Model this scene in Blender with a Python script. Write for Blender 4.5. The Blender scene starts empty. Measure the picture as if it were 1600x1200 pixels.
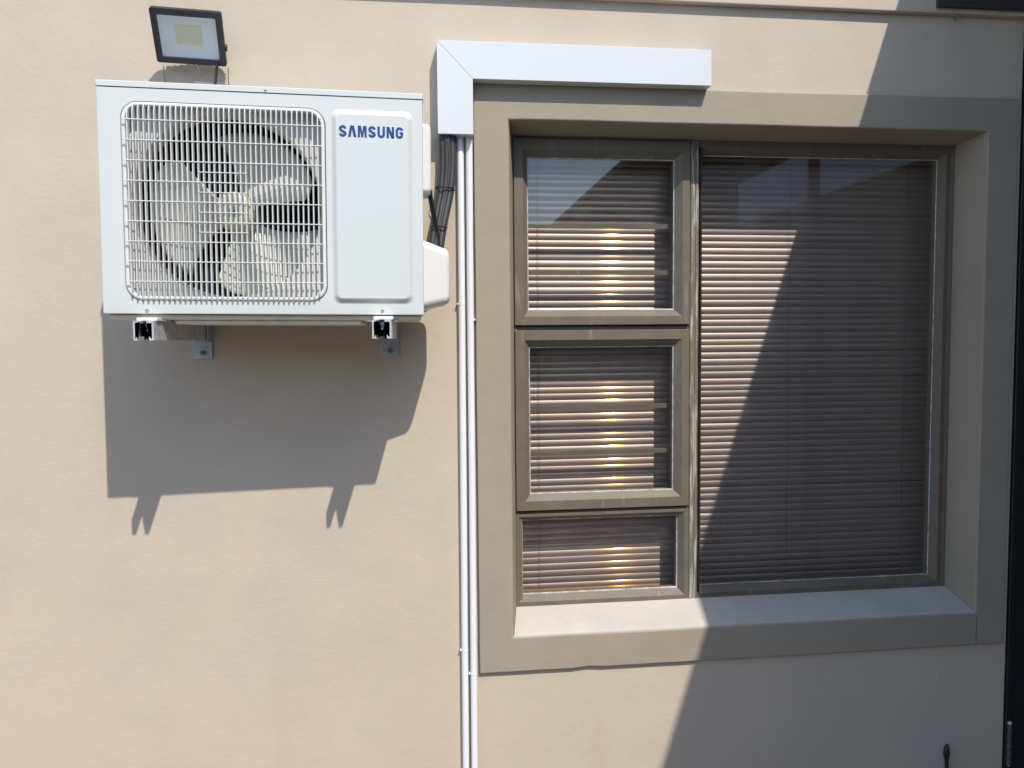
import bpy, bmesh, math, random
from math import sin, cos, pi, radians, sqrt
from mathutils import Vector, Matrix, noise
random.seed(4)
S = bpy.context.scene
C = S.collection

# ------------------------------------------------------------------ camera
YAW, PITCH, ROLL, DIST, FPX = radians(6.5578), radians(-3.3478), radians(-0.4974), 2.0019, 1190.0
fw = Vector((sin(YAW)*cos(PITCH), cos(YAW)*cos(PITCH), sin(PITCH)))
rt0 = Vector((cos(YAW), -sin(YAW), 0)); up0 = rt0.cross(fw)
rt = cos(ROLL)*rt0 + sin(ROLL)*up0; up = -sin(ROLL)*rt0 + cos(ROLL)*up0
cam = bpy.data.cameras.new('camera'); cam.sensor_width = 36; cam.lens = FPX/1600*36
cam.clip_start = 0.02; cam.clip_end = 500
co = bpy.data.objects.new('camera', cam); C.objects.link(co)
m = Matrix((rt, up, -fw)).transposed().to_4x4(); m.translation = Vector((0, -DIST, 0)); co.matrix_world = m
S.camera = co
S.render.resolution_x, S.render.resolution_y = 1024, 768

# ------------------------------------------------------------------ sky, sun, exposure
SUNDIR = Vector((-0.418, 1.0, -1.357)).normalized()      # the way the light travels
el = math.asin(-SUNDIR.z); to = -SUNDIR
W = bpy.data.worlds.new('World'); S.world = W; W.use_nodes = True
nt = W.node_tree; bg = nt.nodes['Background']
sky = nt.nodes.new('ShaderNodeTexSky'); sky.sky_type = 'NISHITA'; sky.sun_disc = False
sky.sun_elevation = el; sky.sun_rotation = math.atan2(to.x, to.y)
sky.air_density = 1.0; sky.dust_density = 0.6; sky.ozone_density = 1.0
nt.links.new(sky.outputs[0], bg.inputs[0]); bg.inputs[1].default_value = 0.15
sl = bpy.data.lights.new('sun', 'SUN'); sl.energy = 2.65; sl.angle = radians(0.5); sl.color = (1.0, 0.945, 0.85)
so = bpy.data.objects.new('sun', sl); C.objects.link(so)
so.rotation_euler = SUNDIR.to_track_quat('-Z', 'Y').to_euler(); so.location = (2, -6, 8)
S.view_settings.view_transform = 'Standard'; S.view_settings.look = 'None'
S.view_settings.exposure = 0.79; S.view_settings.gamma = 1.0
try: S.view_settings.use_curve_mapping = False
except Exception: pass

# ------------------------------------------------------------------ materials
def mat(name, col, rough=0.6, metal=0.0, bump=(), var=None, spec=0.5, coat=0.0, streak=None, trans=0.0, dirt=None):
    """bump: list of (scale, strength, distance, (sx,sy,sz)); var: (scale, amount); streak: (scale xyz, colour, threshold);"""
    M = bpy.data.materials.new(name); M.use_nodes = True
    n = M.node_tree.nodes; L = M.node_tree.links; b = n['Principled BSDF']
    b.inputs['Base Color'].default_value = (*col, 1); b.inputs['Roughness'].default_value = rough
    b.inputs['Metallic'].default_value = metal; b.inputs['Specular IOR Level'].default_value = spec
    if coat: b.inputs['Coat Weight'].default_value = coat
    tc = n.new('ShaderNodeTexCoord'); src = None
    def tex(scale, sxyz=(1, 1, 1), detail=4, rg=0.6):
        mp = n.new('ShaderNodeMapping'); mp.inputs['Scale'].default_value = sxyz; L.new(tc.outputs['Object'], mp.inputs[0])
        t = n.new('ShaderNodeTexNoise'); t.inputs['Scale'].default_value = scale; t.inputs['Detail'].default_value = detail
        t.inputs['Roughness'].default_value = rg; L.new(mp.outputs[0], t.inputs['Vector']); return t
    if var:
        t = tex(var[0]); r = n.new('ShaderNodeValToRGB'); a = var[1]
        r.color_ramp.elements[0].position = 0.3; r.color_ramp.elements[1].position = 0.7
        r.color_ramp.elements[0].color = (*[c*(1-a) for c in col], 1); r.color_ramp.elements[1].color = (*[min(1, c*(1+a)) for c in col], 1)
        L.new(t.outputs[0], r.inputs[0]); src = r.outputs[0]
    for st in (streak or []):
        t = tex(1.0, st[0]); r = n.new('ShaderNodeValToRGB'); r.color_ramp.elements[0].position = st[2]; r.color_ramp.elements[1].position = st[2]+st[3]
        L.new(t.outputs[0], r.inputs[0]); mx = n.new('ShaderNodeMix'); mx.data_type = 'RGBA'
        mm = n.new('ShaderNodeMath'); mm.operation = 'MULTIPLY'; mm.inputs[1].default_value = st[4]; L.new(r.outputs[0], mm.inputs[0])
        L.new(mm.outputs[0], mx.inputs[0])
        if src: L.new(src, mx.inputs[6])
        else: mx.inputs[6].default_value = (*col, 1)
        mx.inputs[7].default_value = (*st[1], 1); src = mx.outputs[2]
    if src: L.new(src, b.inputs['Base Color'])
    prev = None
    for (sc, stg, dist, sxyz) in bump:
        t = tex(sc, sxyz, 5, 0.65); bp = n.new('ShaderNodeBump'); bp.inputs['Strength'].default_value = stg; bp.inputs['Distance'].default_value = dist
        L.new(t.outputs[0], bp.inputs['Height'])
        if prev: L.new(prev.outputs[0], bp.inputs['Normal'])
        prev = bp
    if prev: L.new(prev.outputs[0], b.inputs['Normal'])
    return M

def glass(name, f0=0.10, tint=(0.93, 0.95, 0.95), rough=0.0, dust=False):
    M = bpy.data.materials.new(name); M.use_nodes = True
    n = M.node_tree.nodes; L = M.node_tree.links; n.remove(n['Principled BSDF'])
    tr = n.new('ShaderNodeBsdfTransparent'); tr.inputs[0].default_value = (*tint, 1)
    gl = n.new('ShaderNodeBsdfGlossy'); gl.inputs['Roughness'].default_value = rough
    lw = n.new('ShaderNodeLayerWeight'); lw.inputs[0].default_value = 0.5      # Schlick reflectance, same from both sides of the thin sheet
    pw = n.new('ShaderNodeMath'); pw.operation = 'POWER'; pw.inputs[1].default_value = 5.0; L.new(lw.outputs['Facing'], pw.inputs[0])
    fr = n.new('ShaderNodeMath'); fr.operation = 'MULTIPLY_ADD'; fr.inputs[1].default_value = 1-f0; fr.inputs[2].default_value = f0; L.new(pw.outputs[0], fr.inputs[0])
    mx = n.new('ShaderNodeMixShader'); L.new(fr.outputs[0], mx.inputs[0]); L.new(tr.outputs[0], mx.inputs[1]); L.new(gl.outputs[0], mx.inputs[2])
    out = mx.outputs[0]
    if dust:                                                    # dried splashes and a thin film of dust on the pane
        tc = n.new('ShaderNodeTexCoord'); add = None
        for sc, lo, hi, am in ((220, 0.70, 0.76, 0.35), (16, 0.50, 0.80, 0.05), (2.5, 0.35, 0.75, 0.012)):
            t = n.new('ShaderNodeTexNoise'); t.inputs['Scale'].default_value = sc; t.inputs['Detail'].default_value = 3; L.new(tc.outputs['Object'], t.inputs['Vector'])
            mr = n.new('ShaderNodeMapRange'); mr.inputs[1].default_value = lo; mr.inputs[2].default_value = hi; mr.inputs[4].default_value = am; L.new(t.outputs[0], mr.inputs[0])
            if add is None: add = mr.outputs[0]
            else:
                q = n.new('ShaderNodeMath'); q.operation = 'ADD'; L.new(add, q.inputs[0]); L.new(mr.outputs[0], q.inputs[1]); add = q.outputs[0]
        df = n.new('ShaderNodeBsdfDiffuse'); df.inputs[0].default_value = (0.42, 0.40, 0.37, 1)
        m2 = n.new('ShaderNodeMixShader'); L.new(add, m2.inputs[0]); L.new(out, m2.inputs[1]); L.new(df.outputs[0], m2.inputs[2]); out = m2.outputs[0]
    L.new(out, n['Material Output'].inputs[0]); return M

PLASTER_BUMP = [(7, 0.35, 0.007, (1, 1, 1)), (85, 0.23, 0.0022, (0.6, 1, 1.3)), (330, 0.28, 0.0008, (0.8, 1, 1.2))]
M_wall = mat('beige_plaster', (0.53, 0.446, 0.355), 0.85, bump=PLASTER_BUMP, var=(3.5, 0.045), spec=0.25,
             streak=[((2.2, 2.2, 1.6), (0.50, 0.43, 0.35), 0.50, 0.12, 0.45), ((7, 7, 1.2), (0.45, 0.36, 0.27), 0.60, 0.2, 0.28), ((14, 14, 30), (0.60, 0.53, 0.44), 0.66, 0.1, 0.3), ((60, 60, 60), (0.38, 0.30, 0.22), 0.72, 0.04, 0.35)])
M_sur = mat('khaki_plaster', (0.342, 0.291, 0.222), 0.75, bump=[(7, 0.3, 0.006, (1, 1, 1)), (60, 0.22, 0.002, (0.7, 1, 1)), (300, 0.15, 0.0006, (1, 1, 1))],
            var=(5, 0.05), spec=0.3, streak=[((25, 25, 6), (0.42, 0.38, 0.31), 0.64, 0.12, 0.3)])
M_frame = mat('bronze_aluminium', (0.158, 0.132, 0.098), 0.5, metal=0.0, var=(14, 0.1), spec=0.3, bump=[(500, 0.05, 0.0003, (1, 1, 1))],
              streak=[((40, 40, 6), (0.34, 0.31, 0.26), 0.62, 0.1, 0.35)])
M_mull = mat('smeared_bronze_aluminium', (0.19, 0.163, 0.12), 0.55, metal=0.1, var=(14, 0.06), spec=0.4,
             streak=[((130, 60, 9), (0.50, 0.47, 0.41), 0.53, 0.07, 0.8), ((260, 60, 14), (0.13, 0.11, 0.08), 0.62, 0.08, 0.5)])
M_seal = mat('silicone_sealant', (0.40, 0.40, 0.385), 0.4, var=(40, 0.5))
M_rubber = mat('black_gasket', (0.015, 0.015, 0.016), 0.6)
M_glass = glass('window_glass', 0.095, dust=True)
M_slat = mat('blind_aluminium', (0.40, 0.318, 0.287), 0.5, metal=0.72, spec=0.4, var=(9, 0.04))
def add_sheen(M, col, rough, fac, aniso=0.0):
    n = M.node_tree.nodes; L = M.node_tree.links
    g = n.new('ShaderNodeBsdfGlossy'); g.inputs[0].default_value = (*col, 1); g.inputs['Roughness'].default_value = rough
    if aniso:                                   # rolling grain runs along the slat, so the sheen spreads up and down
        g.inputs['Anisotropy'].default_value = aniso; t = n.new('ShaderNodeCombineXYZ'); t.inputs[0].default_value = 1.0; L.new(t.outputs[0], g.inputs['Tangent'])
    mx = n.new('ShaderNodeMixShader'); mx.inputs[0].default_value = fac
    L.new(n['Principled BSDF'].outputs[0], mx.inputs[1]); L.new(g.outputs[0], mx.inputs[2]); L.new(mx.outputs[0], n['Material Output'].inputs[0])
add_sheen(M_slat, (1.0, 0.56, 0.20), 0.122, 0.11, 0.80)
M_cord = mat('blind_cord', (0.13, 0.115, 0.10), 0.8)
M_acw = mat('white_enamel', (0.61, 0.632, 0.615), 0.38, spec=0.45, var=(4, 0.012))
M_grille = mat('white_plastic', (0.68, 0.685, 0.67), 0.42, spec=0.45)
M_shroud = mat('shroud_plastic', (0.66, 0.655, 0.64), 0.5)
M_fan = mat('fan_plastic', (0.62, 0.635, 0.555), 0.45, var=(20, 0.07), bump=[(180, 0.25, 0.001, (1, 1, 1))])
M_hub = mat('hub_plastic', (0.60, 0.60, 0.455), 0.45, var=(30, 0.1))
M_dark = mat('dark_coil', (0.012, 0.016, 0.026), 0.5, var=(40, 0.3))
M_fin = mat('coil_fins', (0.03, 0.042, 0.065), 0.45, metal=0.3)
M_pan = mat('cream_base_pan', (0.72, 0.63, 0.49), 0.55, var=(25, 0.1))
M_blue = mat('blue_print', (0.008, 0.052, 0.215), 0.4)
M_cover = mat('white_cover_plastic', (0.72, 0.705, 0.675), 0.4, spec=0.5)
M_zinc = mat('galvanised_steel', (0.60, 0.62, 0.64), 0.42, metal=0.4, var=(55, 0.22), bump=[(250, 0.08, 0.0004, (1, 1, 1))])
M_zincw = mat('galvanised_plate', (0.50, 0.53, 0.58), 0.42, metal=0.6, var=(45, 0.15))
M_bolt = mat('passivated_bolt', (0.30, 0.24, 0.12), 0.45, metal=0.7, var=(90, 0.3))
M_pvc = mat('white_pvc', (0.635, 0.643, 0.668), 0.35, spec=0.5, var=(3, 0.01))
M_cond = mat('white_conduit_pvc', (0.80, 0.80, 0.815), 0.35, spec=0.5, var=(6, 0.015))
M_foam = mat('black_pipe_insulation', (0.035, 0.036, 0.042), 0.55, bump=[(220, 0.2, 0.0008, (1, 1, 1))], var=(30, 0.25))
M_black = mat('black_plastic', (0.010, 0.010, 0.011), 0.45)
M_lamp = mat('charcoal_diecast', (0.022, 0.022, 0.032), 0.5, bump=[(600, 0.15, 0.0003, (1, 1, 1))])
M_refl = mat('lamp_reflector', (0.62, 0.67, 0.70), 0.35, spec=0.5)
M_led = mat('led_board', (0.60, 0.60, 0.50), 0.45)
M_chip = mat('led_phosphor', (0.62, 0.62, 0.30), 0.4)
M_lglass = glass('lamp_glass', 0.06, (0.95, 0.97, 0.97), 0.06)
M_wire = mat('tan_steel_strap', (0.38, 0.29, 0.20), 0.5, metal=0.3)
M_grey = mat('grey_steel', (0.22, 0.22, 0.23), 0.5, metal=0.3)
M_char = mat('charcoal_steel', (0.012, 0.013, 0.016), 0.42, var=(9, 0.1))
M_hinge = mat('hinge_steel', (0.11, 0.12, 0.135), 0.42, metal=0.5, var=(80, 0.3))
M_steel = mat('worn_steel', (0.45, 0.45, 0.45), 0.35, metal=0.8)
M_canopy = mat('dark_canopy_sheet', (0.035, 0.037, 0.042), 0.6)
M_pave = mat('concrete_paving', (0.20, 0.175, 0.145), 0.85, var=(2.0, 0.08), bump=[(60, 0.3, 0.004, (1, 1, 1))])
M_bluewall = mat('pale_blue_paint', (0.50, 0.60, 0.72), 0.85, var=(1.5, 0.05))
M_sill = mat('dusty_sill_plaster', (0.47, 0.435, 0.385), 0.7, bump=[(7, 0.3, 0.006, (1, 1, 1)), (60, 0.22, 0.002, (0.7, 1, 1)), (300, 0.15, 0.0006, (1, 1, 1))], var=(9, 0.07), spec=0.35)
M_room = mat('room_paint', (0.30, 0.29, 0.27), 0.9)
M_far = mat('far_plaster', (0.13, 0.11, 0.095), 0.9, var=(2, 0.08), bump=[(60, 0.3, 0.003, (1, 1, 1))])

# ------------------------------------------------------------------ helpers
ORG = {}
def thing(name, label, cat, loc=(0, 0, 0), group=None, rot=None, world=True):
    o = bpy.data.objects.new(name, None); C.objects.link(o); o.empty_display_size = 0.1
    o.location = loc; o['label'] = label; o['category'] = cat
    if group: o['group'] = group
    if rot is not None: o.rotation_euler = rot
    ORG[o.name] = Vector(loc) if world else Vector((0, 0, 0))
    return o
def obj(name, bm, material, parent=None, smooth=False, label=None):
    me = bpy.data.meshes.new(name)
    if parent:
        o = ORG[parent.name]
        if o.length: bmesh.ops.translate(bm, verts=bm.verts, vec=-o)
    if len(bm.faces) > 1: bmesh.ops.recalc_face_normals(bm, faces=bm.faces)
    else:                                   # a single sheet of glass: face outwards, towards -y
        bm.normal_update()
        for f in bm.faces:
            if f.normal.y > 0: f.normal_flip()
    bm.to_mesh(me); bm.free(); me.materials.append(material)
    if smooth is True: me.shade_smooth()
    elif smooth: me.shade_smooth(); me.set_sharp_from_angle(angle=radians(smooth))
    ob = bpy.data.objects.new(name, me); C.objects.link(ob)
    if smooth and smooth is not True:
        wnm = ob.modifiers.new('weighted_normals', 'WEIGHTED_NORMAL'); wnm.keep_sharp = True; wnm.weight = 100
    if parent: ob.parent = parent; ORG[ob.name] = ORG[parent.name]
    if label: ob['label'] = label
    return ob
def B(): return bmesh.new()
def box(bm, x0, x1, y0, y1, z0, z1, bev=0.0, seg=2, mtx=None):
    t = bmesh.new(); bmesh.ops.create_cube(t, size=1)
    for v in t.verts: v.co = Vector(((x0+x1)/2+v.co.x*(x1-x0), (y0+y1)/2+v.co.y*(y1-y0), (z0+z1)/2+v.co.z*(z1-z0)))
    if bev: bmesh.ops.bevel(t, geom=list(t.edges), offset=bev, segments=seg, affect='EDGES', profile=0.5)
    if mtx: bmesh.ops.transform(t, matrix=mtx, verts=t.verts)
    merge(bm, t); return bm
def merge(bm, t):
    me = bpy.data.meshes.new('tmp'); t.to_mesh(me); t.free(); bm.from_mesh(me); bpy.data.meshes.remove(me)
def loft(bm, loops, closed=True, cap0=False, cap1=False):
    R = [[bm.verts.new(p) for p in l] for l in loops]; n = len(R[0])
    for a, b in zip(R, R[1:]):
        for i in range(n if closed else n-1):
            j = (i+1) % n
            try: bm.faces.new((a[i], a[j], b[j], b[i]))
            except ValueError: pass
    if cap0: bm.faces.new(R[0][::-1])
    if cap1: bm.faces.new(R[-1])
    return bm
def rr(x0, x1, z0, z1, rad, y, n=6):
    """rounded rectangle in the xz plane at depth y"""
    P = []
    for cx, cz, a0 in ((x1-rad, z1-rad, 0), (x0+rad, z1-rad, 90), (x0+rad, z0+rad, 180), (x1-rad, z0+rad, 270)):
        for k in range(n+1):
            a = radians(a0+90*k/n); P.append(Vector((cx+rad*cos(a), y, cz+rad*sin(a))))
    return P
def tube(bm, pts, r, n=12, cap=True):
    pts = [Vector(p) for p in pts]; loops = []
    ref = Vector((0, 1, 0.13)).normalized()
    for i, p in enumerate(pts):
        d = (pts[min(i+1, len(pts)-1)]-pts[max(i-1, 0)]).normalized()
        a = d.cross(ref)
        if a.length < 1e-3: a = d.cross(Vector((1, 0, 0)))
        a.normalize(); b = d.cross(a).normalized(); rr_ = r[i] if isinstance(r, (list, tuple)) else r
        loops.append([p+rr_*(cos(2*pi*k/n)*a+sin(2*pi*k/n)*b) for k in range(n)])
    return loft(bm, loops, True, cap, cap)
def spline(P, k=8):
    P = [Vector(p) for p in P]; Q = [P[0]*2-P[1]]+P+[P[-1]*2-P[-2]]; out = []
    for i in range(1, len(Q)-2):
        for s in range(k):
            t = s/k; a, b, c, d = Q[i-1:i+3]
            out.append(0.5*((2*b)+(c-a)*t+(2*a-5*b+4*c-d)*t*t+(3*b-a-3*c+d)*t**3))
    out.append(P[-1]); return out
def prism(bm, pts, y0, y1):
    """polygon in xz, extruded along y"""
    loft(bm, [[Vector((x, y0, z)) for x, z in pts], [Vector((x, y1, z)) for x, z in pts]], True, True, True); return bm
def cyl(bm, c, axis, r, h, n=16, r2=None):
    c = Vector(c); a = Vector(axis).normalized(); return tube(bm, [c, c+a*h], [r, r2 or r], n)

GROUND = -1.60
def struct(o): o['kind'] = 'structure'; return o
def tag(o, label, cat, group=None):
    o['label'] = label; o['category'] = cat
    if group: o['group'] = group
    return o

# ------------------------------------------------------------------ ground
b = B(); box(b, -60, 60, -80, 30, GROUND-0.3, GROUND); struct(obj('ground', b, M_pave))

# ------------------------------------------------------------------ house wall
XL, XR, ZT = -5.0, 1.675, 2.0
hw = thing('house_wall', 'beige plastered house wall carrying the window and the air conditioner', 'wall', (0, 0, GROUND))
HX0, HX1, HZ0, HZ1 = 0.185, 1.615, -0.845, 0.61          # rough hole, hidden under the surround
b = B()
xs, zs = (XL, HX0, HX1, XR), (GROUND, HZ0, HZ1, ZT)
def ring_rect(x0, x1, z0, z1, y): return [Vector((x0, y, z0)), Vector((x1, y, z0)), Vector((x1, y, z1)), Vector((x0, y, z1))]
# left slab, right slab, above, below: butt-joined, with rounded right-hand arris
def slab(x0, x1, z0, z1):
    f = [b.verts.new(p) for p in ring_rect(x0, x1, z0, z1, 0)]; b.faces.new(f)
for i in range(3):
    for k in range(3):
        if (i, k) != (1, 1): slab(xs[i], xs[i+1], zs[k], zs[k+1])
bmesh.ops.remove_doubles(b, verts=b.verts, dist=1e-5)
# outer returns and back
for x0, x1 in ((XL, XL), ):
    f = [b.verts.new(p) for p in (Vector((x0, 0, GROUND)), Vector((x0, 0.25, GROUND)), Vector((x0, 0.25, ZT)), Vector((x0, 0, ZT)))]; b.faces.new(f)
f = [b.verts.new(p) for p in (Vector((XL, 0, ZT)), Vector((XR, 0, ZT)), Vector((XR, 0.25, ZT)), Vector((XL, 0.25, ZT)))]; b.faces.new(f)
RR = 0.006
prof = [Vector((XR+RR*sin(t*pi/2/4), RR-RR*cos(t*pi/2/4), 0)) for t in range(5)]+[Vector((XR+RR, 0.25, 0))]
loft(b, [[p+Vector((0, 0, GROUND)) for p in prof], [p+Vector((0, 0, ZT)) for p in prof]], False)
obj('plaster_face', b, M_wall, hw)
# inner leaf of the wall (back of the room side)
b = B()
for (x0, x1, z0, z1) in ((XL, HX0, GROUND, ZT), (HX1, XR, GROUND, ZT), (HX0, HX1, GROUND, HZ0), (HX0, HX1, HZ1, ZT)):
    box(b, x0+0.002, x1-0.002, 0.2, 0.248, z0+0.002, z1-0.002)
obj('inner_leaf', b, M_room, hw)
# dark room behind the blind
b = B(); box(b, XL, XR, 0.252, 3.4, GROUND+0.002, ZT-0.3)
for f in list(b.faces):
    if f.calc_center_median().y < 0.26: b.faces.remove(f)
obj('room_shell', b, M_room, hw)

# plaster band (ledge) along the top, 20 mm proud
LZ0 = 0.866
def ledge_z(x): return 0.8800-0.0020*min(1, max(0, (x-0.05)/1.35))+0.0012*noise.noise(Vector((x*3, 5, 0)))
b = B(); loops = []
for i in range(90):
    x = XL+(4.6+0-XL)*i/89; z = ledge_z(x)
    loops.append([Vector((x, 0.0, z+0.001)), Vector((x, -0.016, z)), Vector((x, -0.019, z+0.001)), Vector((x, -0.0205, z+0.004)), Vector((x, -0.0205, 1.42)), Vector((x, -0.018, 1.425)), Vector((x, 0.0, 1.43))])
loft(b, loops, False)
obj('ledge_band', b, M_wall, hw, smooth=40)

# window surround and splayed reveal, hand-plastered
def plas_ring(x0, x1, z0, z1, y, n=36, amp=0.0, seed=0, rad=0.0):
    P = []
    cs = [(x0, z0), (x1, z0), (x1, z1), (x0, z1)]
    for k in range(4):
        (ax, az), (bx, bz) = cs[k], cs[(k+1) % 4]
        for i in range(n):
            t = i/n; x, z = ax+(bx-ax)*t, az+(bz-az)*t
            w = amp*noise.noise(Vector((x*4+seed, z*4, seed*1.7)))+0.5*amp*noise.noise(Vector((x*14+seed, z*14, 3)))
            if k == 0 and seed < 3: w += 0.004*math.exp(-((x-0.428)/0.02)**2)*(1 if amp else 0)   # chipped lower edge
            nx, nz = ((0, 1), (1, 0), (0, 1), (1, 0))[k]
            P.append(Vector((x+nx*w, y, z+nz*w)))
    return P
SX0, SX1, SZ0, SZ1 = 0.1353, 1.6619, -0.8943, 0.6579
OX0, OX1, OZ0, OZ1 = 0.2275, 1.5685, -0.7985, 0.5666
FX0, FX1, FZ0, FZ1 = 0.2475, 1.5495, -0.757, 0.553
def lerp4(a, b_, t): return [a[i]+(b_[i]-a[i])*t for i in range(4)]
o4, f4 = (OX0, OX1, OZ0, OZ1), (FX0, FX1, FZ0, FZ1)
rings = [plas_ring(SX0, SX1, SZ0, SZ1, 0.002, amp=0.0016, seed=1),
         plas_ring(SX0, SX1, SZ0, SZ1, -0.0095, amp=0.0016, seed=1),
         plas_ring(SX0+0.0015, SX1-0.0015, SZ0+0.0015, SZ1-0.0015, -0.0115, amp=0.0016, seed=1),
         plas_ring(SX0+0.004, SX1-0.004, SZ0+0.004, SZ1-0.004, -0.012, amp=0.0016, seed=1),
         plas_ring(OX0-0.006, OX1+0.006, OZ0-0.006, OZ1+0.006, -0.012, amp=0.001, seed=4)]
for t in range(1, 5):
    a = t/4*pi/2; rr_ = 0.006
    rings.append(plas_ring(OX0-rr_+rr_*sin(a), OX1+rr_-rr_*sin(a), OZ0-rr_+rr_*sin(a), OZ1+rr_-rr_*sin(a), -0.012+rr_*(1-cos(a)), amp=0.001, seed=4))
for t in (0.3, 0.6, 1.0):
    rings.append(plas_ring(*lerp4(o4, f4, t), -0.006+t*0.098, amp=0.0006, seed=4))
rings.append(plas_ring(FX0, FX1, FZ0, FZ1, 0.2))
b = B(); loft(b, rings, True)
obj('window_surround', b, M_sur, hw, smooth=50)
# pale sloping sill
b = B(); L = []
for q in range(61):
    t = q/60; w1 = 0.0008*noise.noise(Vector((t*9, 1, 1)))
    row = []
    for yy, zz in ((-0.0095, -0.8020), (-0.0085, -0.7985), (-0.006, -0.7955), (0.0, -0.7925), (0.03, -0.7803), (0.06, -0.7682), (0.0935, -0.7548)):
        k = (yy+0.012)/0.105; xa = OX0+(FX0-OX0)*k+0.0008; xb = OX1+(FX1-OX1)*k-0.0008
        row.append(Vector((xa+(xb-xa)*t, yy, zz+0.0012+w1)))
    L.append(row)
loft(b, L, False)
obj('window_sill', b, M_sill, hw, smooth=60)
# nail under the ledge
b = B(); cyl(b, (1.4655, -0.001, 0.872), (0, -1, 0), 0.0026, 0.016, 8); cyl(b, (1.4655, -0.016, 0.872), (0, -1, 0), 0.0055, 0.003, 10)
obj('nail', b, M_steel, hw)
# raised plaster ridge and a hairline crack, lower right
b = B(); tube(b, spline([(1.4952, -0.0002, -0.9335), (1.4705, -0.0004, -0.9705), (1.4592, -0.0004, -1.0150), (1.4575, -0.0002, -1.0690)], 6), 0.0008, 8); obj('plaster_ridge', b, M_wall, hw, smooth=True)
b = B(); tube(b, spline([(1.5735, -0.0121, -0.8085), (1.5752, -0.0121, -0.835), (1.5738, -0.0121, -0.862), (1.5745, -0.0121, -0.8925)], 6), 0.0006, 6); obj('hairline_crack', b, M_black, hw)
# second stretch of wall right of the door, and lintel over the door
b = B(); box(b, 2.62, 5.0, 0, 0.25, GROUND, ZT); obj('plaster_return', b, M_wall, hw)
b = B(); box(b, XR+RR, 2.62, 0.002, 0.248, 0.80, ZT); obj('door_lintel', b, M_wall, hw)

# ------------------------------------------------------------------ window
wn = thing('window', 'bronze aluminium window with two framed sashes beside one wide fixed pane', 'window', (0.9, 0.1, FZ0))
def frame_ring(bm, o, loops):
    """mitred frame: loops = list of (inset, y)"""
    x0, x1, z0, z1 = o
    L = []
    for i, y in loops:
        if not isinstance(i, tuple): i = (i, i, i, i)
        L.append(ring_rect(x0+i[0], x1-i[1], z0+i[2], z1-i[3], y))
    loft(bm, L+[L[0]], True); return bm
# outer frame
b = B(); frame_ring(b, (FX0-0.003, FX1+0.004, FZ0-0.004, FZ1+0.004), [(0, 0.135), (0, 0.094), (0.012, 0.093), (0.014, 0.097), (0.022, 0.097), (0.022, 0.135)])
obj('outer_frame', b, M_frame, wn)
ZS1, ZS2 = 0.0385, 0.0245     # sash gap
# mullion between sashes and the wide pane
b = B()
mx = [(0.7495, 0.135), (0.7495, 0.0925), (0.7515, 0.0905), (0.7605, 0.0905), (0.7615, 0.0925), (0.7645, 0.0925), (0.7655, 0.0905), (0.7715, 0.0905), (0.7845, 0.113), (0.7845, 0.135)]
loft(b, [[Vector((x, y, FZ0+0.004)) for x, y in mx], [Vector((x, y, FZ1-0.004)) for x, y in mx]], True, True, True)
obj('mullion', b, M_mull, wn)
# transoms
for z0, z1 in ((ZS2-0.006, ZS1+0.006), (-0.4895, -0.474)):
    b = B(); box(b, FX0+0.004, 0.7492, 0.0965, 0.134, z0, z1, 0.001); obj('transom', b, M_frame, wn)
def pane_obj(x0, x1, z0, z1, y, parent):
    b = B(); box(b, x0, x1, y, y+0.004, z0, z1)
    # keep only the front sheet: one thin pane with one reflecting surface
    for f in list(b.faces):
        if abs(f.calc_center_median().y-y) > 1e-4: b.faces.remove(f)
    return obj('pane', b, M_glass, parent)
def seal_obj(x0, x1, z0, z1, y, parent, w=0.0022):
    b = B(); frame_ring(b, (x0-0.001, x1+0.001, z0-0.001, z1+0.001), [(0, y-0.0005), (0, y-0.002), (w, y-0.0012), (w+0.0008, y-0.0002)])
    return obj('sealant_bead', b, M_seal, parent)
# opening sashes
for k, (z0, z1, gx0, gx1, gz0, gz1) in enumerate(((ZS1, 0.5465, 0.2885, 0.7048, 0.0815, 0.4975), (-0.4795, ZS2, 0.2905, 0.7040, -0.4338, -0.0225))):
    o = (0.2495, 0.7468, z0, z1); i = (gx0-o[0], o[1]-gx1, gz0-o[2], o[3]-gz1)
    mid = tuple(v-w for v, w in zip(i, (0.0135, 0.0195, 0.0185, 0.0195)))
    b = B(); frame_ring(b, o, [(0.002, 0.132), (0.0, 0.0865), (0.0012, 0.085), (tuple(m_-0.0006 for m_ in mid), 0.085), (mid, 0.0858), (i, 0.1015), (i, 0.132)])
    s = obj('sash', b, M_frame, wn, label=('upper sash, half in the shade of the window head', 'lower sash, fully sunlit')[k])
    pane_obj(gx0-0.004, gx1+0.004, gz0-0.004, gz1+0.004, 0.1035, s); seal_obj(gx0, gx1, gz0, gz1, 0.1022, s)
    # black weather strip in the gap under the sash
    b = B(); box(b, 0.2515, 0.7455, 0.0925, 0.0962, z0-0.0045, z0+0.0012); obj('weather_strip', b, M_rubber, s)
# small fixed light at the bottom left
b = B(); o = (0.2495, 0.7488, FZ0+0.004, -0.4895); g = (0.2672, 0.7202, -0.7235, -0.5108)
i = (g[0]-o[0], o[1]-g[1], g[2]-o[2], o[3]-g[3])
frame_ring(b, o, [(0, 0.133), (0, 0.0925), (tuple(0.4*v for v in i), 0.0925), (tuple(0.45*v for v in i), 0.0935), (i, 0.110), (i, 0.133)])
s = obj('bottom_light_frame', b, M_frame, wn); pane_obj(g[0]-.003, g[1]+.003, g[2]-.003, g[3]+.003, 0.112, s); seal_obj(*g, 0.1108, s)
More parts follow.
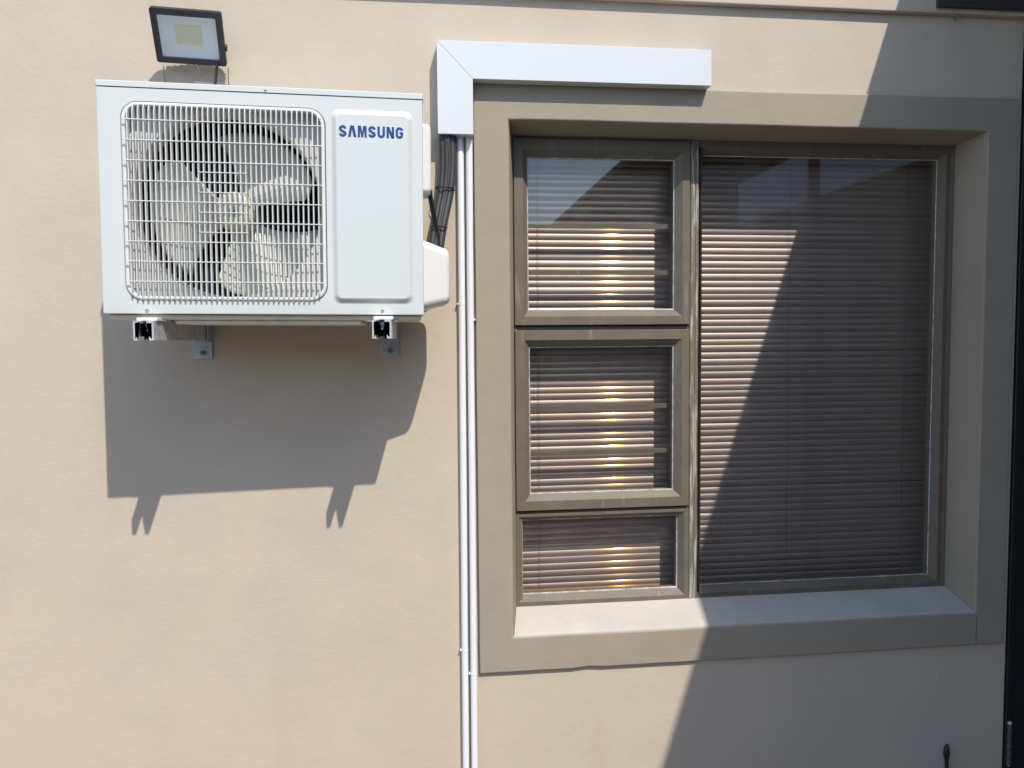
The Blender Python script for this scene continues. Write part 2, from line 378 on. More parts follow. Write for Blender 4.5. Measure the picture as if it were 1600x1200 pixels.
# wide fixed light
g = (0.7846, 1.507, -0.7215, 0.5150); o = (0.7716, 1.531, FZ0+0.006, FZ1-0.008); i = (g[0]-o[0], o[1]-g[1], g[2]-o[2], o[3]-g[3])
b = B(); frame_ring(b, (o[0]+.012, o[1], o[2], o[3]), [((0, 0, 0, 0), 0.133), ((0, 0, 0, 0), 0.094), ((0, 0.010, 0.012, 0.012), 0.091), ((0.0008, i[1]-.001, i[2]-.001, i[3]-.001), 0.115), ((0.0008, i[1], i[2], i[3]), 0.133)])
s = obj('wide_light_frame', b, M_frame, wn)
pane_obj(g[0]-.002, g[1]+.003, g[2]-.003, g[3]+.003, 0.1155, s); seal_obj(*g, 0.1148, s, 0.0016)
# burglar bars behind the sash glass
for z in (0.3165, 0.1865, -0.1945, -0.3245):
    b = B(); box(b, 0.262, 0.705, 0.124, 0.129, z-0.0066, z+0.0066, 0.0006, 1); obj('burglar_bar', b, M_frame, wn)

# ------------------------------------------------------------------ venetian blind
BY = 0.178; PIT = 0.01925; BX0, BX1 = 0.262, 1.543
vb = thing('venetian_blind', 'nearly closed aluminium venetian blind hanging behind the window glass', 'blind', (0.9, BY, -0.74))
n_ = 13; SW = 0.0208; tilt = radians(88)
sec = []
for k in range(n_):
    t = k/(n_-1)-0.5; bow = 0.0028*(1-(2*t)**2)
    # t=-0.5: top/front edge, t=+0.5: bottom/back edge
    ay, az = cos(tilt), -sin(tilt); ny, nz = -sin(tilt), -cos(tilt)
    sec.append((ay*t*SW+ny*bow, az*t*SW+nz*bow))
b = B(); b2 = []
NX = 24
loops = []
for q in range(NX+1):
    x = BX0+(BX1-BX0)*q/NX
    loops.append([Vector((x, y, z)) for y, z in sec]+[Vector((x, y+0.0003, z+0.0001)) for y, z in sec[::-1]])
loft(b, loops, True, True, True)
bmesh.ops.translate(b, verts=b.verts, vec=Vector((0.9, BY, -0.74)))
first = obj('slat', b, M_slat, vb, smooth=60)
first.location = (0, 0, 0)
N = 67
for k in range(N):
    o = first if k == 0 else first.copy()
    if k: C.objects.link(o); o.parent = vb
    o.location = (-0.9+random.uniform(-.0008, .0008), random.uniform(-.0006, .0006), 0.012+k*PIT+random.uniform(-.0005, .0005))
    o.rotation_euler = (radians(random.gauss(0, 2.6)), radians(random.gauss(0, 0.045)), 0)
b = B(); box(b, BX0-0.002, BX1+0.002, BY-0.012, BY+0.014, 0.548, 0.575, 0.002); obj('head_rail', b, M_slat, vb)
b = B(); box(b, BX0, BX1, BY-0.010, BY+0.010, -0.750, -0.739, 0.003); obj('bottom_rail', b, M_slat, vb)
for x in (0.3275, 1.083, 1.4565):
    for dx in (0.0,):
        P = [(x+0.0012*noise.noise(Vector((x*9, z*0.35, 0))), BY-0.0098, z*0.05) for z in range(-15, 12)]
        b = B(); tube(b, P, 0.0006, 6); c_ = obj('ladder_cord', b, M_cord, vb)
b = B(); tube(b, spline([(1.4515, BY-0.014, 0.56), (1.4525, BY-0.014, 0.2), (1.4505, BY-0.013, -0.2), (1.4515, BY-0.013, -0.6), (1.4565, BY-0.02, -0.715)]), 0.0011, 6)
obj('pull_cord', b, M_cord, vb)

# ------------------------------------------------------------------ air conditioner
ac = thing('air_conditioner', 'white outdoor air conditioner unit with round fan behind a white grille', 'air conditioner', (-0.3268, -0.3279, 0.2952),
           rot=Matrix.Identity(3).to_euler(), world=False)
ac.matrix_world = Matrix.Translation((-0.3268, -0.3279, 0.2952)) @ Matrix.Rotation(0.0233, 4, 'Z') @ Matrix.Rotation(0.007, 4, 'X') @ Matrix.Rotation(0.0087, 4, 'Y')
HW, HB, HT, DEP = 0.33, -0.2375, 0.2375, 0.242
SEAM = 0.2232
G = (-0.2850, 0.1255, -0.2110, 0.1972); GR = 0.036
# casing: front sheet with the grille hole, sides folded back
b = B()
outer = rr(-HW, HW, HB, SEAM, 0.003, 0.0, 3)
fo = [b.verts.new(p+Vector((0, 0, 0))) for p in rr(-HW+0.0035, HW-0.0035, HB+0.002, SEAM-0.001, 0.002, 0.0, 3)]
fi = [b.verts.new(p) for p in rr(*G, GR, 0.0, 10)]
eo = [b.edges.new((fo[i], fo[(i+1) % len(fo)])) for i in range(len(fo))]
ei = [b.edges.new((fi[i], fi[(i+1) % len(fi)])) for i in range(len(fi))]
bmesh.ops.triangle_fill(b, use_beauty=True, use_dissolve=False, edges=eo+ei)
loft(b, [rr(-HW+0.0035, HW-0.0035, HB+0.002, SEAM-0.001, 0.002, 0.0, 3), rr(-HW+0.001, HW-0.001, HB+0.0005, SEAM-0.0002, 0.002, 0.001, 3),
         rr(-HW, HW, HB, SEAM, 0.002, 0.0035, 3), rr(-HW, HW, HB, SEAM, 0.002, DEP, 3)], True, False, True)
loft(b, [rr(*G, GR, 0.0, 10), rr(G[0]+.001, G[1]-.001, G[2]+.001, G[3]-.001, GR-.001, 0.003, 10), rr(G[0]+.001, G[1]-.001, G[2]+.001, G[3]-.001, GR-.001, 0.031, 10)], True)
bmesh.ops.remove_doubles(b, verts=b.verts, dist=1e-6)
casing = obj('casing', b, M_acw, ac, smooth=35)
b = B()
loft(b, [rr(-HW+0.002, HW-0.002, SEAM+0.0012, HT-0.003, 0.002, -0.0016, 3), rr(-HW-0.0012, HW+0.0012, SEAM+0.0012, HT-0.001, 0.002, 0.001, 3),
         rr(-HW-0.0015, HW+0.0015, SEAM+0.0012, HT, 0.002, 0.006, 3), rr(-HW-0.0015, HW+0.0015, SEAM+0.0012, HT, 0.002, DEP+.002, 3)], True, True, True)
obj('top_cover', b, M_acw, ac, smooth=35)
# raised front panel with the lettering
PX = (0.1365, 0.3090, -0.2135, 0.1965)
b = B(); L = []
for t in range(7):
    a = t/6; ease = a*a*(3-2*a); d = 0.0125*a
    L.append(rr(PX[0]+d, PX[1]-d, PX[2]+d, PX[3]-d, 0.017-0.6*d, -0.0002-0.0075*ease, 6))
loft(b, L, True, False, True)
panel = obj('front_panel', b, M_acw, ac, smooth=50)
YL = -0.0083
def stroke(pts, w, closed=False):
    """flat thick polyline with mitred joints, xz"""
    P = [Vector((x, z)) for x, z in pts]; n = len(P); Lf, Rt = [], []
    for i in range(n):
        d0 = (P[i]-P[i-1]).normalized() if i > 0 else (P[1]-P[0]).normalized()
        d1 = (P[i+1]-P[i]).normalized() if i < n-1 else d0
        t = (d0+d1).normalized(); nn = Vector((-t.y, t.x)); k = w/2/max(0.45, nn.dot(Vector((-d0.y, d0.x))))
        Lf.append(P[i]+nn*k); Rt.append(P[i]-nn*k)
    return Lf, Rt
def letter(paths, polys, x0, z0):
    bm = B()
    for pts, w in paths:
        Lf, Rt = stroke(pts, w)
        for i in range(len(pts)-1):
            q = [Lf[i], Lf[i+1], Rt[i+1], Rt[i]]
            loft(bm, [[Vector((x0+p.x, YL+0.0006, z0+p.y)) for p in q], [Vector((x0+p.x, YL, z0+p.y)) for p in q]], True, False, True)
    for pl in polys:
        loft(bm, [[Vector((x0+x, YL+0.0006, z0+z)) for x, z in pl], [Vector((x0+x, YL, z0+z)) for x, z in pl]], True, False, True)
    return bm
lh, lw, sw = 0.0238, 0.0158, 0.0050
def arc(cx, cz, rx, rz, a0, a1, n=7): return [(cx+rx*cos(radians(a0+(a1-a0)*k/n)), cz+rz*sin(radians(a0+(a1-a0)*k/n))) for k in range(n+1)]
h, w_ = lh, lw; e = sw/2; r1 = (h-sw)/4
Spath = arc(w_/2, h*0.70, w_/2-e, h*0.30-e, 5, 180, 9)+arc(w_/2, h*0.70, w_/2-e, h*0.17, 185, 240, 4)+[(w_*0.62, h*0.42)]+arc(w_/2, h*0.30, w_/2-e, h*0.14, 40, 0, 3)+arc(w_/2, h*0.29, w_/2-e, h*0.29-e, -5, -178, 9)
Gpath = arc(w_/2, h*0.68, w_/2-e, h*0.32-e, 8, 180, 9)+arc(w_/2, h*0.32, w_/2-e, h*0.32-e, 180, 360, 10)+[(w_-e, h*0.48)]
Upath = [(e, h), (e, h*0.34)]+arc(w_/2, h*0.33, w_/2-e, h*0.33-e, 180, 360, 10)+[(w_-e, h)]
letters = []
Apoly = [[(-0.0004, 0), (0.0052, 0), (w_/2+0.0004, h*0.80), (w_/2+0.0012, h), (w_/2-0.0036, h)], [(w_+0.0014, 0), (w_-0.0044, 0), (w_/2-0.0008, h*0.80), (w_/2-0.0014, h-0.0001), (w_/2+0.0044, h-0.0001)]]
wm = w_*1.17
Mpoly = [[(0, 0), (0.0046, 0), (0.0046, h), (0, h)], [(wm-0.0046, 0), (wm, 0), (wm, h), (wm-0.0046, h)],
         [(0.0030, h-0.0001), (0.0072, h-0.0001), (wm/2+0.0017, 0.0001), (wm/2-0.0017, 0.0001)], [(wm-0.0030, h-0.0002), (wm-0.0072, h-0.0002), (wm/2-0.0017, 0.0002), (wm/2+0.0017, 0.0002)]]
Npoly = [[(0, 0), (0.0048, 0), (0.0048, h), (0, h)], [(w_-0.0048, 0), (w_, 0), (w_, h), (w_-0.0048, h)], [(0.0001, h-0.0001), (0.0056, h-0.0001), (w_-0.0001, 0.0001), (w_-0.0056, 0.0001)]]
Gx = [[(w_*0.52, h*0.40), (w_, h*0.40), (w_, h*0.56), (w_*0.52, h*0.56)]]
seq = [([(Spath, sw)], [], w_), ([], Apoly, w_+0.0008), ([], Mpoly, wm), ([(Spath, sw)], [], w_), ([(Upath, sw)], [], w_), ([], Npoly, w_), ([(Gpath, sw)], Gx, w_)]
tot = 0.1345; gap = (tot-sum(s_[2] for s_ in seq))/6; x = 0.1536
for paths, polys, wd in seq:
    bm = letter(paths, polys, x, 0.1378)
    obj('logo_letter', bm, M_blue, panel); x += wd+gap
# grille: rounded outer ring, vertical bars, horizontal rods
b = B(); g0 = 0.0024
def gl_(i, y): return rr(G[0]+g0+i, G[1]-g0-i, G[2]+g0+i, G[3]-g0-i, GR-g0-i*0.8, y, 10)
loft(b, [gl_(0, 0.014), gl_(0, -0.0005), gl_(0.0008, -0.0018), gl_(0.003, -0.0026), gl_(0.0055, -0.0028), gl_(0.0068, -0.002), gl_(0.0075, 0), gl_(0.0075, 0.010)], True)
ring = obj('grille_ring', b, M_grille, ac, smooth=50)
def half_span(x):
    x0, x1, z0, z1 = G[0]+.006, G[1]-.006, G[2]+.006, G[3]-.006; R = GR-.005
    d = max(0, R-(x-x0), R-(x1-x)); 
    c = R-sqrt(max(0, R*R-d*d)) if d > 0 else 0
    return z0+c, z1-c
NB = 37; bx0, bx1 = -0.2690, 0.1095
for k in range(NB):
    x = bx0+(bx1-bx0)*k/(NB-1); z0, z1 = half_span(x)
    b = B(); L = []
    for z, dy in ((z0-0.0025, 0.0008), (z0+0.004, -0.001), (z0+0.016, -0.001), (z1-0.014, -0.001), (z1+0.001, 0.0055)):
        L.append([Vector((x-0.0009, 0.0035+dy*.2, z)), Vector((x-0.0014, -0.0076+dy, z)), Vector((x-0.0008, -0.0088+dy, z)), Vector((x+0.0008, -0.0088+dy, z)), Vector((x+0.0014, -0.0076+dy, z)), Vector((x+0.0009, 0.0035+dy*.2, z))])
    loft(b, L, True, True, True); obj('grille_bar', b, M_grille, ring, smooth=40)
zr = [0.1572, 0.1162, 0.0752, 0.0342, -0.0068, -0.0478, -0.0888, -0.1298, -0.1708]
for z in zr:
    b = B(); box(b, G[0]+.0065, G[1]-.0065, -0.0113, -0.0088, z-0.0010, z+0.0010, 0.0004, 1); obj('grille_rod', b, M_grille, ring)
for k in range(2, 6):
    z = (zr[k]+zr[k+1])/2 if True else 0
    b = B(); box(b, -0.1325, -0.0340, -0.0112, -0.0088, z-0.0009, z+0.0009, 0.0004, 1); obj('grille_rod', b, M_grille, ring)
# fan shroud: plate with a bell-mouthed circular hole
FC = (-0.0845, -0.0060)
b = B(); nA = 96
def circ(r, y): return [Vector((FC[0]+r*cos(2*pi*k/nA), y, FC[1]+r*sin(2*pi*k/nA))) for k in range(nA)]
def sq(y):
    out = []
    for k in range(nA):
        c_, s_ = cos(2*pi*k/nA), sin(2*pi*k/nA)
        t = min(((G[1]-FC[0]) if c_ > 0 else (G[0]-FC[0]))/c_ if abs(c_) > 1e-6 else 9, ((G[3]-FC[1]) if s_ > 0 else (G[2]-FC[1]))/s_ if abs(s_) > 1e-6 else 9)
        out.append(Vector((FC[0]+t*c_, y, FC[1]+t*s_)))
    return out
RB = 0.1925
def between(t, y):
    a, c_ = circ(RB+0.004, y), sq(y); return [p.lerp(q, t) for p, q in zip(a, c_)]
loft(b, [sq(0.030), between(0.5, 0.031), circ(RB+0.005, 0.0325), circ(RB+0.002, 0.0355), circ(RB, 0.043), circ(RB-0.001, 0.075)], True)
obj('fan_shroud', b, M_shroud, ac, smooth=60)
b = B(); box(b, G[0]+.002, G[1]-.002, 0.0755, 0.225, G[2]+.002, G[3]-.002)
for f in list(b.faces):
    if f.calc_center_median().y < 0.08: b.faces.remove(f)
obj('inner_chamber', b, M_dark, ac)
for z in (-0.19, 0.012, -0.022):
    b = B(); box(b, G[0]+.004, G[1]-.004, 0.170, 0.19, z-0.010, z+0.006); obj('motor_bracket', b, M_fin, ac)
# fan
HC = (-0.0755, -0.0135)
fan = obj('fan_hub', (lambda bb: tube(bb, [(HC[0], 0.046, HC[1]), (HC[0], 0.049, HC[1]), (HC[0], 0.056, HC[1]), (HC[0], 0.13, HC[1])], [0.020, 0.036, 0.043, 0.046], 28))(B()), M_hub, ac, smooth=50)
b = B(); cyl(b, (HC[0], 0.0462, HC[1]), (0, -1, 0), 0.009, 0.007, 6); cyl(b, (HC[0], 0.040, HC[1]), (0, -1, 0), 0.004, 0.006, 10); obj('shaft_nut', b, M_steel, fan)
for cdeg in (180, 54, 299):
    b = B(); NU, NV = 14, 22; rows = []
    for iu in range(NU+1):
        u = iu/NU; row = []
        for iv in range(NV+1):
            v = iv/NV*2-1
            wid = radians(35+13*u); r = 0.034+(0.149-0.010*abs(v)**4-0.022*max(0, -v)**6)*u
            a = radians(cdeg)+v*wid+radians(6)*(u**1.6)-radians(2)
            y = 0.092+0.030*v*(0.75+0.25*u)+0.008*(1-v*v)-0.004*u
            row.append(Vector((HC[0]+r*cos(a), y, HC[1]+r*sin(a))))
        rows.append(row)
    loft(b, rows, False)
    bl = obj('fan_blade', b, M_fan, fan, smooth=True)
    md = bl.modifiers.new('solid', 'SOLIDIFY'); md.thickness = 0.003
# screws
for (x, z) in ((0.0041, 0.2285), (-0.243, -0.2295), (0.241, -0.2285)):
    b = B(); cyl(b, (x, 0.0, z), (0, -1, 0), 0.0042, 0.0028, 12, 0.003); obj('screw', b, M_zinc, ac, smooth=40)
    b = B(); box(b, x-0.0024, x+0.0024, -0.0034, -0.0027, z-0.0006, z+0.0006); obj('screw_slot', b, M_black, ac)
# base pan, slightly below and behind the front sheet
b = B(); box(b, -HW+0.006, HW-0.006, 0.012, DEP-0.01, HB-0.012, HB-0.0005, 0.004); box(b, -0.195, 0.195, 0.020, DEP-0.02, HB-0.021, HB-0.0118, 0.004); obj('base_pan', b, M_pan, ac, smooth=40)
for x in (-0.243, 0.241):
    for y in (0.022, 0.190):
        b = B(); box(b, x-0.034, x+0.034, y-0.012, y+0.022, HB-0.0148, HB-0.0115, 0.0012, 1); obj('foot', b, M_zincw, ac)
# side handle cover and valve cover on the right
b = B(); L = []
for xx, ins in ((HW-0.001, 0), (HW+0.014, 0.001), (HW+0.019, 0.004), (HW+0.0205, 0.010)):
    L.append([Vector((xx, p.x, p.z)) for p in rr(0.085+ins, 0.165-ins, 0.040+ins, 0.200-ins*1.8, 0.012, 0, 5)])
loft(b, L, True, False, True); hd = obj('wiring_cover', b, M_cover, ac, smooth=45)
b = B(); cyl(b, (HW+0.020, 0.105, 0.166), (1, 0, 0), 0.006, 0.0016, 12); obj('cover_screw', b, M_grey, hd)
b = B(); L = []
for t in range(6):
    a = t/5*pi/2; ins = 0.016*(1-cos(a)); xx = HW+0.046+0.016*sin(a)
    L.append([Vector((xx, p.x, p.z)) for p in rr(0.068+ins, 0.205-ins, -0.212+ins, -0.082-ins*1.2, 0.018, 0, 5)])
L = [[Vector((HW-0.001, p.x, p.z)) for p in rr(0.064, 0.209, -0.224, -0.064, 0.020, 0, 5)]]+L
loft(b, L, True, False, True); obj('valve_cover', b, M_cover, ac, smooth=45)

# ------------------------------------------------------------------ wall brackets under the unit
def bracket(xf, xw, lab):
    t = thing('mounting_bracket', lab, 'bracket', (xw, 0, 0.0), 'steel brackets under the air conditioner')
    z1, z0, hw_, th = 0.0435, 0.0045, 0.0202, 0.0036
    lip = 0.0085; lw2 = 0.0095
    out = [(-hw_, z1), (hw_, z1), (hw_, z0), (hw_-lw2, z0), (hw_-lw2, z0+lip), (hw_-lw2+th, z0+lip), (hw_-lw2+th, z0+th), (hw_-th, z0+th), (hw_-th, z1-th),
           (-hw_+th, z1-th), (-hw_+th, z0+th), (-hw_+lw2-th, z0+th), (-hw_+lw2-th, z0+lip), (-hw_+lw2, z0+lip), (-hw_+lw2, z0), (-hw_, z0)]
    b = B(); nt_ = 0.0062; YF, YN = -0.362, -0.332
    def arm(poly, ya, yb):
        def xc(y): return xf+(xw-xf)*(y-YF)/(-0.006-YF)
        R = [[b.verts.new(Vector((xc(y)+x, y, z))) for x, z in poly] for y in (ya, yb)]; n = len(poly)
        for i in range(n): b.faces.new((R[0][i], R[0][(i+1) % n], R[1][(i+1) % n], R[1][i]))
        fs = [b.faces.new(l) for l in R]; bmesh.ops.triangulate(b, faces=fs)
    arm(out, YN, -0.006)
    arm([(nt_, z1)]+out[1:9]+[(nt_, z1-th)], YF, YN-0.0001)          # open-ended slot in the top web at the free end
    arm([(-nt_, z1-th)]+out[9:]+[out[0], (-nt_, z1)], YF, YN-0.0001)
    obj('channel_arm', b, M_zinc, t)
    b = B(); box(b, xw-0.0232, xw+0.0232, -0.0055, -0.0002, -0.0425, 0.0500, 0.0012, 1); pl = obj('wall_plate', b, M_zincw, t)
    b = B(); box(b, xw-0.0232, xw+0.0232, -0.050, -0.0055, z1+0.0002, z1+0.004, 0.001, 1); box(b, xw+0.0200, xw+0.0232, -0.042, -0.0055, z0-0.004, z1, 0.0006, 1); obj('gusset', b, M_zincw, t)
    b = B(); cyl(b, (xw, -0.0055, -0.0265), (0, -1, 0), 0.0085, 0.0016, 20); obj('washer', b, M_zincw, pl)
    b = B(); cyl(b, (xw, -0.007, -0.0265), (0, -1, 0), 0.0062, 0.0055, 6); cyl(b, (xw, -0.0125, -0.0265), (0, -1, 0), 0.0032, 0.005, 10); obj('bolt', b, M_bolt, pl)
    b = B(); xq = xf+(xw-xf)*0.06; box(b, xq-0.018, xq+0.024, -0.352, -0.305, z1+0.0004, z1+0.0082, 0.002); obj('rubber_pad', b, M_cover, t)
    b = B(); cyl(b, (xq, -0.335, z1-0.020), (0, 0, 1), 0.0035, 0.0172, 10); cyl(b, (xq, -0.335, z1-0.010), (0, 0, 1), 0.0065, 0.006, 6); obj('mounting_bolt', b, M_zincw, t)
    return t
bracket(-0.5705, -0.5537, 'galvanised channel bracket under the grille side of the air conditioner')
bracket(-0.0885, -0.0882, 'galvanised channel bracket under the lettered panel of the air conditioner')

# ------------------------------------------------------------------ flood light above the unit
fl = thing('flood_light', 'small square charcoal LED flood light on the wall above the air conditioner', 'flood light', (-0.5445, -0.072, 0.7220), world=False)
fl.matrix_world = Matrix.Translation((-0.5445, -0.072, 0.7220)) @ Matrix.Rotation(0.0845, 4, 'Z') @ Matrix.Rotation(0.624, 4, 'X') @ Matrix.Rotation(0.008, 4, 'Y')
fW, fH = 0.0792, 0.0612
b = B()
def fr_(i, y, r=0.005): return rr(-fW+i, fW-i, -fH+i, fH-i, max(r-i*.4, .001), y, 4)
loft(b, [fr_(0.004, 0.020), fr_(0, 0.016), fr_(0, 0.001), fr_(0.0012, 0), fr_(0.0138, 0), fr_(0.0146, 0.001), fr_(0.0146, 0.004)], True)
obj('bezel', b, M_lamp, fl, smooth=40)
b = B(); loft(b, [fr_(0.004, 0.0195), fr_(0.010, 0.026), fr_(0.018, 0.030)], True, False, True); bd = obj('housing', b, M_lamp, fl, smooth=40)
for k in range(7):
    b = B(); x = -0.045+0.015*k; box(b, x-0.0012, x+0.0012, 0.0295, 0.036, -0.035, 0.035); obj('cooling_fin', b, M_lamp, bd)
b = B(); loft(b, [fr_(0.0136, 0.0035), fr_(0.022, 0.0105), fr_(0.026, 0.012)], True, False, True); obj('reflector', b, M_refl, fl, smooth=30)
b = B(); box(b, -0.0305, 0.0285, 0.0105, 0.0117, -0.0175, 0.0245); lb = obj('led_board', b, M_led, fl)
for i in range(7):
    for j in range(7):
        b = B(); x = -0.0265+i*0.0085; z = -0.0142+j*0.0058; box(b, x-0.0024, x+0.0024, 0.0096, 0.0104, z-0.0016, z+0.0016); obj('led', b, M_chip, lb)
b = B(); v = [b.verts.new(p) for p in fr_(0.0141, 0.0022)]; b.faces.new(v); obj('front_glass', b, M_lglass, fl)
b = B(); cyl(b, (fW-0.001, 0.012, -0.020), (1, 0, 0), 0.008, 0.005, 14); obj('pivot_knob', b, M_lamp, fl, smooth=40)
iv = fl.matrix_world.inverted()
def wloc(*p): return iv @ Vector(p)
for p in (((-0.615, -0.034, 0.668), (-0.620, -0.020, 0.652), (-0.622, -0.002, 0.640)), ((-0.462, -0.045, 0.664), (-0.468, -0.022, 0.640), (-0.470, -0.002, 0.628))):
    b = B(); tube(b, [wloc(*q) for q in p], 0.0013, 8); obj('mounting_strap', b, M_wire, fl)
b = B(); tube(b, spline([wloc(-0.538, -0.04, 0.672), wloc(-0.533, -0.03, 0.660), wloc(-0.532, -0.012, 0.652)]), 0.0010, 8); obj('earth_wire', b, M_wire, fl)
b = B(); tube(b, spline([wloc(-0.487, -0.05, 0.680), wloc(-0.489, -0.047, 0.655), wloc(-0.4935, -0.05, 0.61), wloc(-0.495, -0.06, 0.54), wloc(-0.49, -0.05, 0.45)]), 0.0031, 10); obj('power_lead', b, M_black, fl, smooth=True)
# grey box on the wall that peeps over the lid
cb = thing('mounting_plate', 'thin grey steel plate peeping over the lid of the air conditioner', 'plate', (-0.49, -0.01, 0.58))
b = B(); prism(b, [(-0.546, 0.60), (-0.543, 0.6320), (-0.470, 0.6270), (-0.455, 0.6230), (-0.442, 0.60)], -0.040, -0.001); obj('plate_body', b, M_grey, cb)

# ------------------------------------------------------------------ white trunking, conduits, pipes
tk = thing('pipe_trunking', 'white plastic trunking bent at a mitred corner above the window', 'trunking', (0.088, 0, 0.518))
TD = -0.0455; TX0, TX1, TXR, TZB, TZI, TZT = 0.0432, 0.1325, 0.7555, 0.5185, 0.6562, 0.7487
def trunk(pts, name):
    b = B(); P = [Vector((x, 0, z)) for x, z in pts]; cen = sum(P, Vector())/len(P)
    L = []
    for y, s in ((-0.0006, 0.0), (TD+0.002, 0.0), (TD+0.0004, 0.0002), (TD, 0.0007)):
        q = []
        for i, p in enumerate(P):
            d0 = (p-P[i-1]).normalized(); d1 = (P[(i+1) % len(P)]-p).normalized()
            n0 = Vector((-d0.z, 0, d0.x)); n1 = Vector((-d1.z, 0, d1.x)); nb = (n0+n1)/(1+n0.dot(n1)) if 1+n0.dot(n1) > 0.1 else n0
            q.append(p+nb*s+Vector((0, y, 0)))
        L.append(q)
    loft(b, L, True, True, True); return obj(name, b, M_pvc, tk, smooth=40)
gp = 0.00012
trunk([(TX0, TZB), (TX1, TZB), (TX1, TZI-gp*2), (TX0, TZT-gp*2)], 'upright_cover')
trunk([(TX0+gp*2, TZT), (TX1+gp*0, TZI), (TXR, TZI+0.0005), (TXR, TZT-0.001)], 'level_cover')
# conduits
def conduit(xt, xb, lab, clips):
    t = thing('conduit', lab, 'conduit', (xb, 0, GROUND), 'white conduits down the wall')
    b = B(); P = []
    for i in range(24):
        s = i/23; z = 0.60+(GROUND-0.60)*s; x = xt+(xb-xt)*s*(2.2/1.66)*0.77+0.0011*noise.noise(Vector((xt*50, z*1.6, 1)))
        P.append((x, -0.0105+0.001*noise.noise(Vector((xt*80, z*2, 2))), z))
    tube(b, P, 0.00885, 20); obj('pipe', b, M_cond, t, smooth=60)
    for z, dx in clips:
        s = (0.60-z)/2.2; x = xt+(xb-xt)*s*(2.2/1.66)*0.77
        b = B(); tube(b, [(x, -0.0105, z-0.0028), (x, -0.0105, z+0.0028)], 0.00915, 20); box(b, x+dx*0.0085-0.0045, x+dx*0.0085+0.0045, -0.013, -0.0005, z-0.0026, z+0.0026, 0.001, 1)
        obj('clip', b, M_cond, t, smooth=40)
    return t
conduit(0.1008, 0.0936, 'white conduit nearer the air conditioner, running down the wall', [(0.093, -1), (-0.827, -1)])
conduit(0.1232, 0.1168, 'white conduit against the window surround, running down the wall', [(0.052, 1), (-0.892, -1)])
# insulated pipe bundle
pb = thing('pipe_bundle', 'black insulated refrigerant pipes running from trunking to valve cover', 'pipes', (0.05, -0.04, 0.22))
for k, (dx, dy, rad) in enumerate(((0.0545-0.0655, -0.026, 0.0078), (0.0645-0.0655, -0.030, 0.0070), (0.0785-0.0655, -0.023, 0.0108), (0.0705-0.0655, -0.034, 0.0042))):
    top = Vector((0.0655+dx, dy, 0.57)); sc = 0.8
    P = [top, top+Vector((0, 0, -0.06)), Vector((0.0655+dx, dy-0.003, 0.445)), Vector((0.0585+dx*.95, dy-0.012, 0.375)), Vector((0.0435+dx*.85, dy-0.03, 0.300)), Vector((0.0335+dx*.8, dy-0.045, 0.240)), Vector((0.027+dx*.7, dy-0.055, 0.19))]
    b = B(); tube(b, spline(P, 7), rad, 14); obj('insulated_pipe', b, M_foam, pb, smooth=True)
for (cx, cz, cy, sx, rotz) in ((0.0578, 0.384, -0.039, 0.0235, 0.15), (0.0425, 0.282, -0.064, 0.0205, 0.2)):
    b = B(); L = []
    for zz, ex in ((-0.002, 0), (0.002, 0)):
        L.append([Vector((cx+(sx+ex)*cos(a*pi/12)+zz*0.2, cy+0.0165*sin(a*pi/12), cz+zz+sx*cos(a*pi/12)*-0.06)) for a in range(24)])
    L.append([p*1 for p in L[0]]); loft(b, L[:2], True)
    o = obj('cable_tie', b, M_black, pb); md = o.modifiers.new('s', 'SOLIDIFY'); md.thickness = 0.0012
b = B(); box(b, 0.076, 0.084, -0.044, -0.038, 0.378, 0.3815); obj('tie_tail', b, M_black, pb)
pc = thing('power_cable', 'pair of black cables from the side cover to the pipes', 'cable', (0.03, -0.17, 0.24))
for dx in (0, 0.0052):
    b = B(); tube(b, spline([(0.0165+dx, -0.196, 0.350), (0.0180+dx, -0.194, 0.330), (0.0260+dx, -0.185, 0.285), (0.0355+dx*.6, -0.170, 0.245), (0.040, -0.15, 0.215)]), 0.0031, 10); obj('cable_strand', b, M_black, pc, smooth=True)

# ------------------------------------------------------------------ charcoal door at the right-hand edge
dr = thing('steel_door', 'charcoal steel door and frame beside the window, at the picture edge', 'door', (2.1, 0, GROUND))
b = B(); box(b, 1.6830, 1.7010, -0.004, 0.10, GROUND, 0.845, 0.0015, 1); obj('door_frame', b, M_char, dr)
b = B(); box(b, 1.7045, 2.60, 0.006, 0.05, GROUND+0.01, 0.84, 0.002, 1); lf = obj('door_leaf', b, M_char, dr)
b = B(); box(b, 2.44, 2.50, -0.04, -0.02, -0.62, -0.56, 0.004); box(b, 2.49, 2.50, -0.03, 0.007, -0.60, -0.58); obj('door_handle', b, M_steel, lf)
hg = []
zt = -1.140
for k in range(5):
    z1 = zt-k*0.0245; b = B(); cyl(b, (1.6905, -0.0095, z1-0.0225), (0, 0, 1), 0.0068, 0.0225, 16); obj('hinge_knuckle', b, M_hinge, dr, smooth=40)
b = B(); cyl(b, (1.6905, -0.0095, zt-0.1275), (0, 0, 1), 0.0035, 0.13, 10); tube(b, [(1.6905, -0.0095, zt+0.0006), (1.6905, -0.0095, zt+0.004), (1.6905, -0.0095, zt+0.008), (1.6905, -0.0095, zt+0.010)], [0.007, 0.0078, 0.006, 0.002], 14); obj('hinge_pin', b, M_steel, dr, smooth=40)
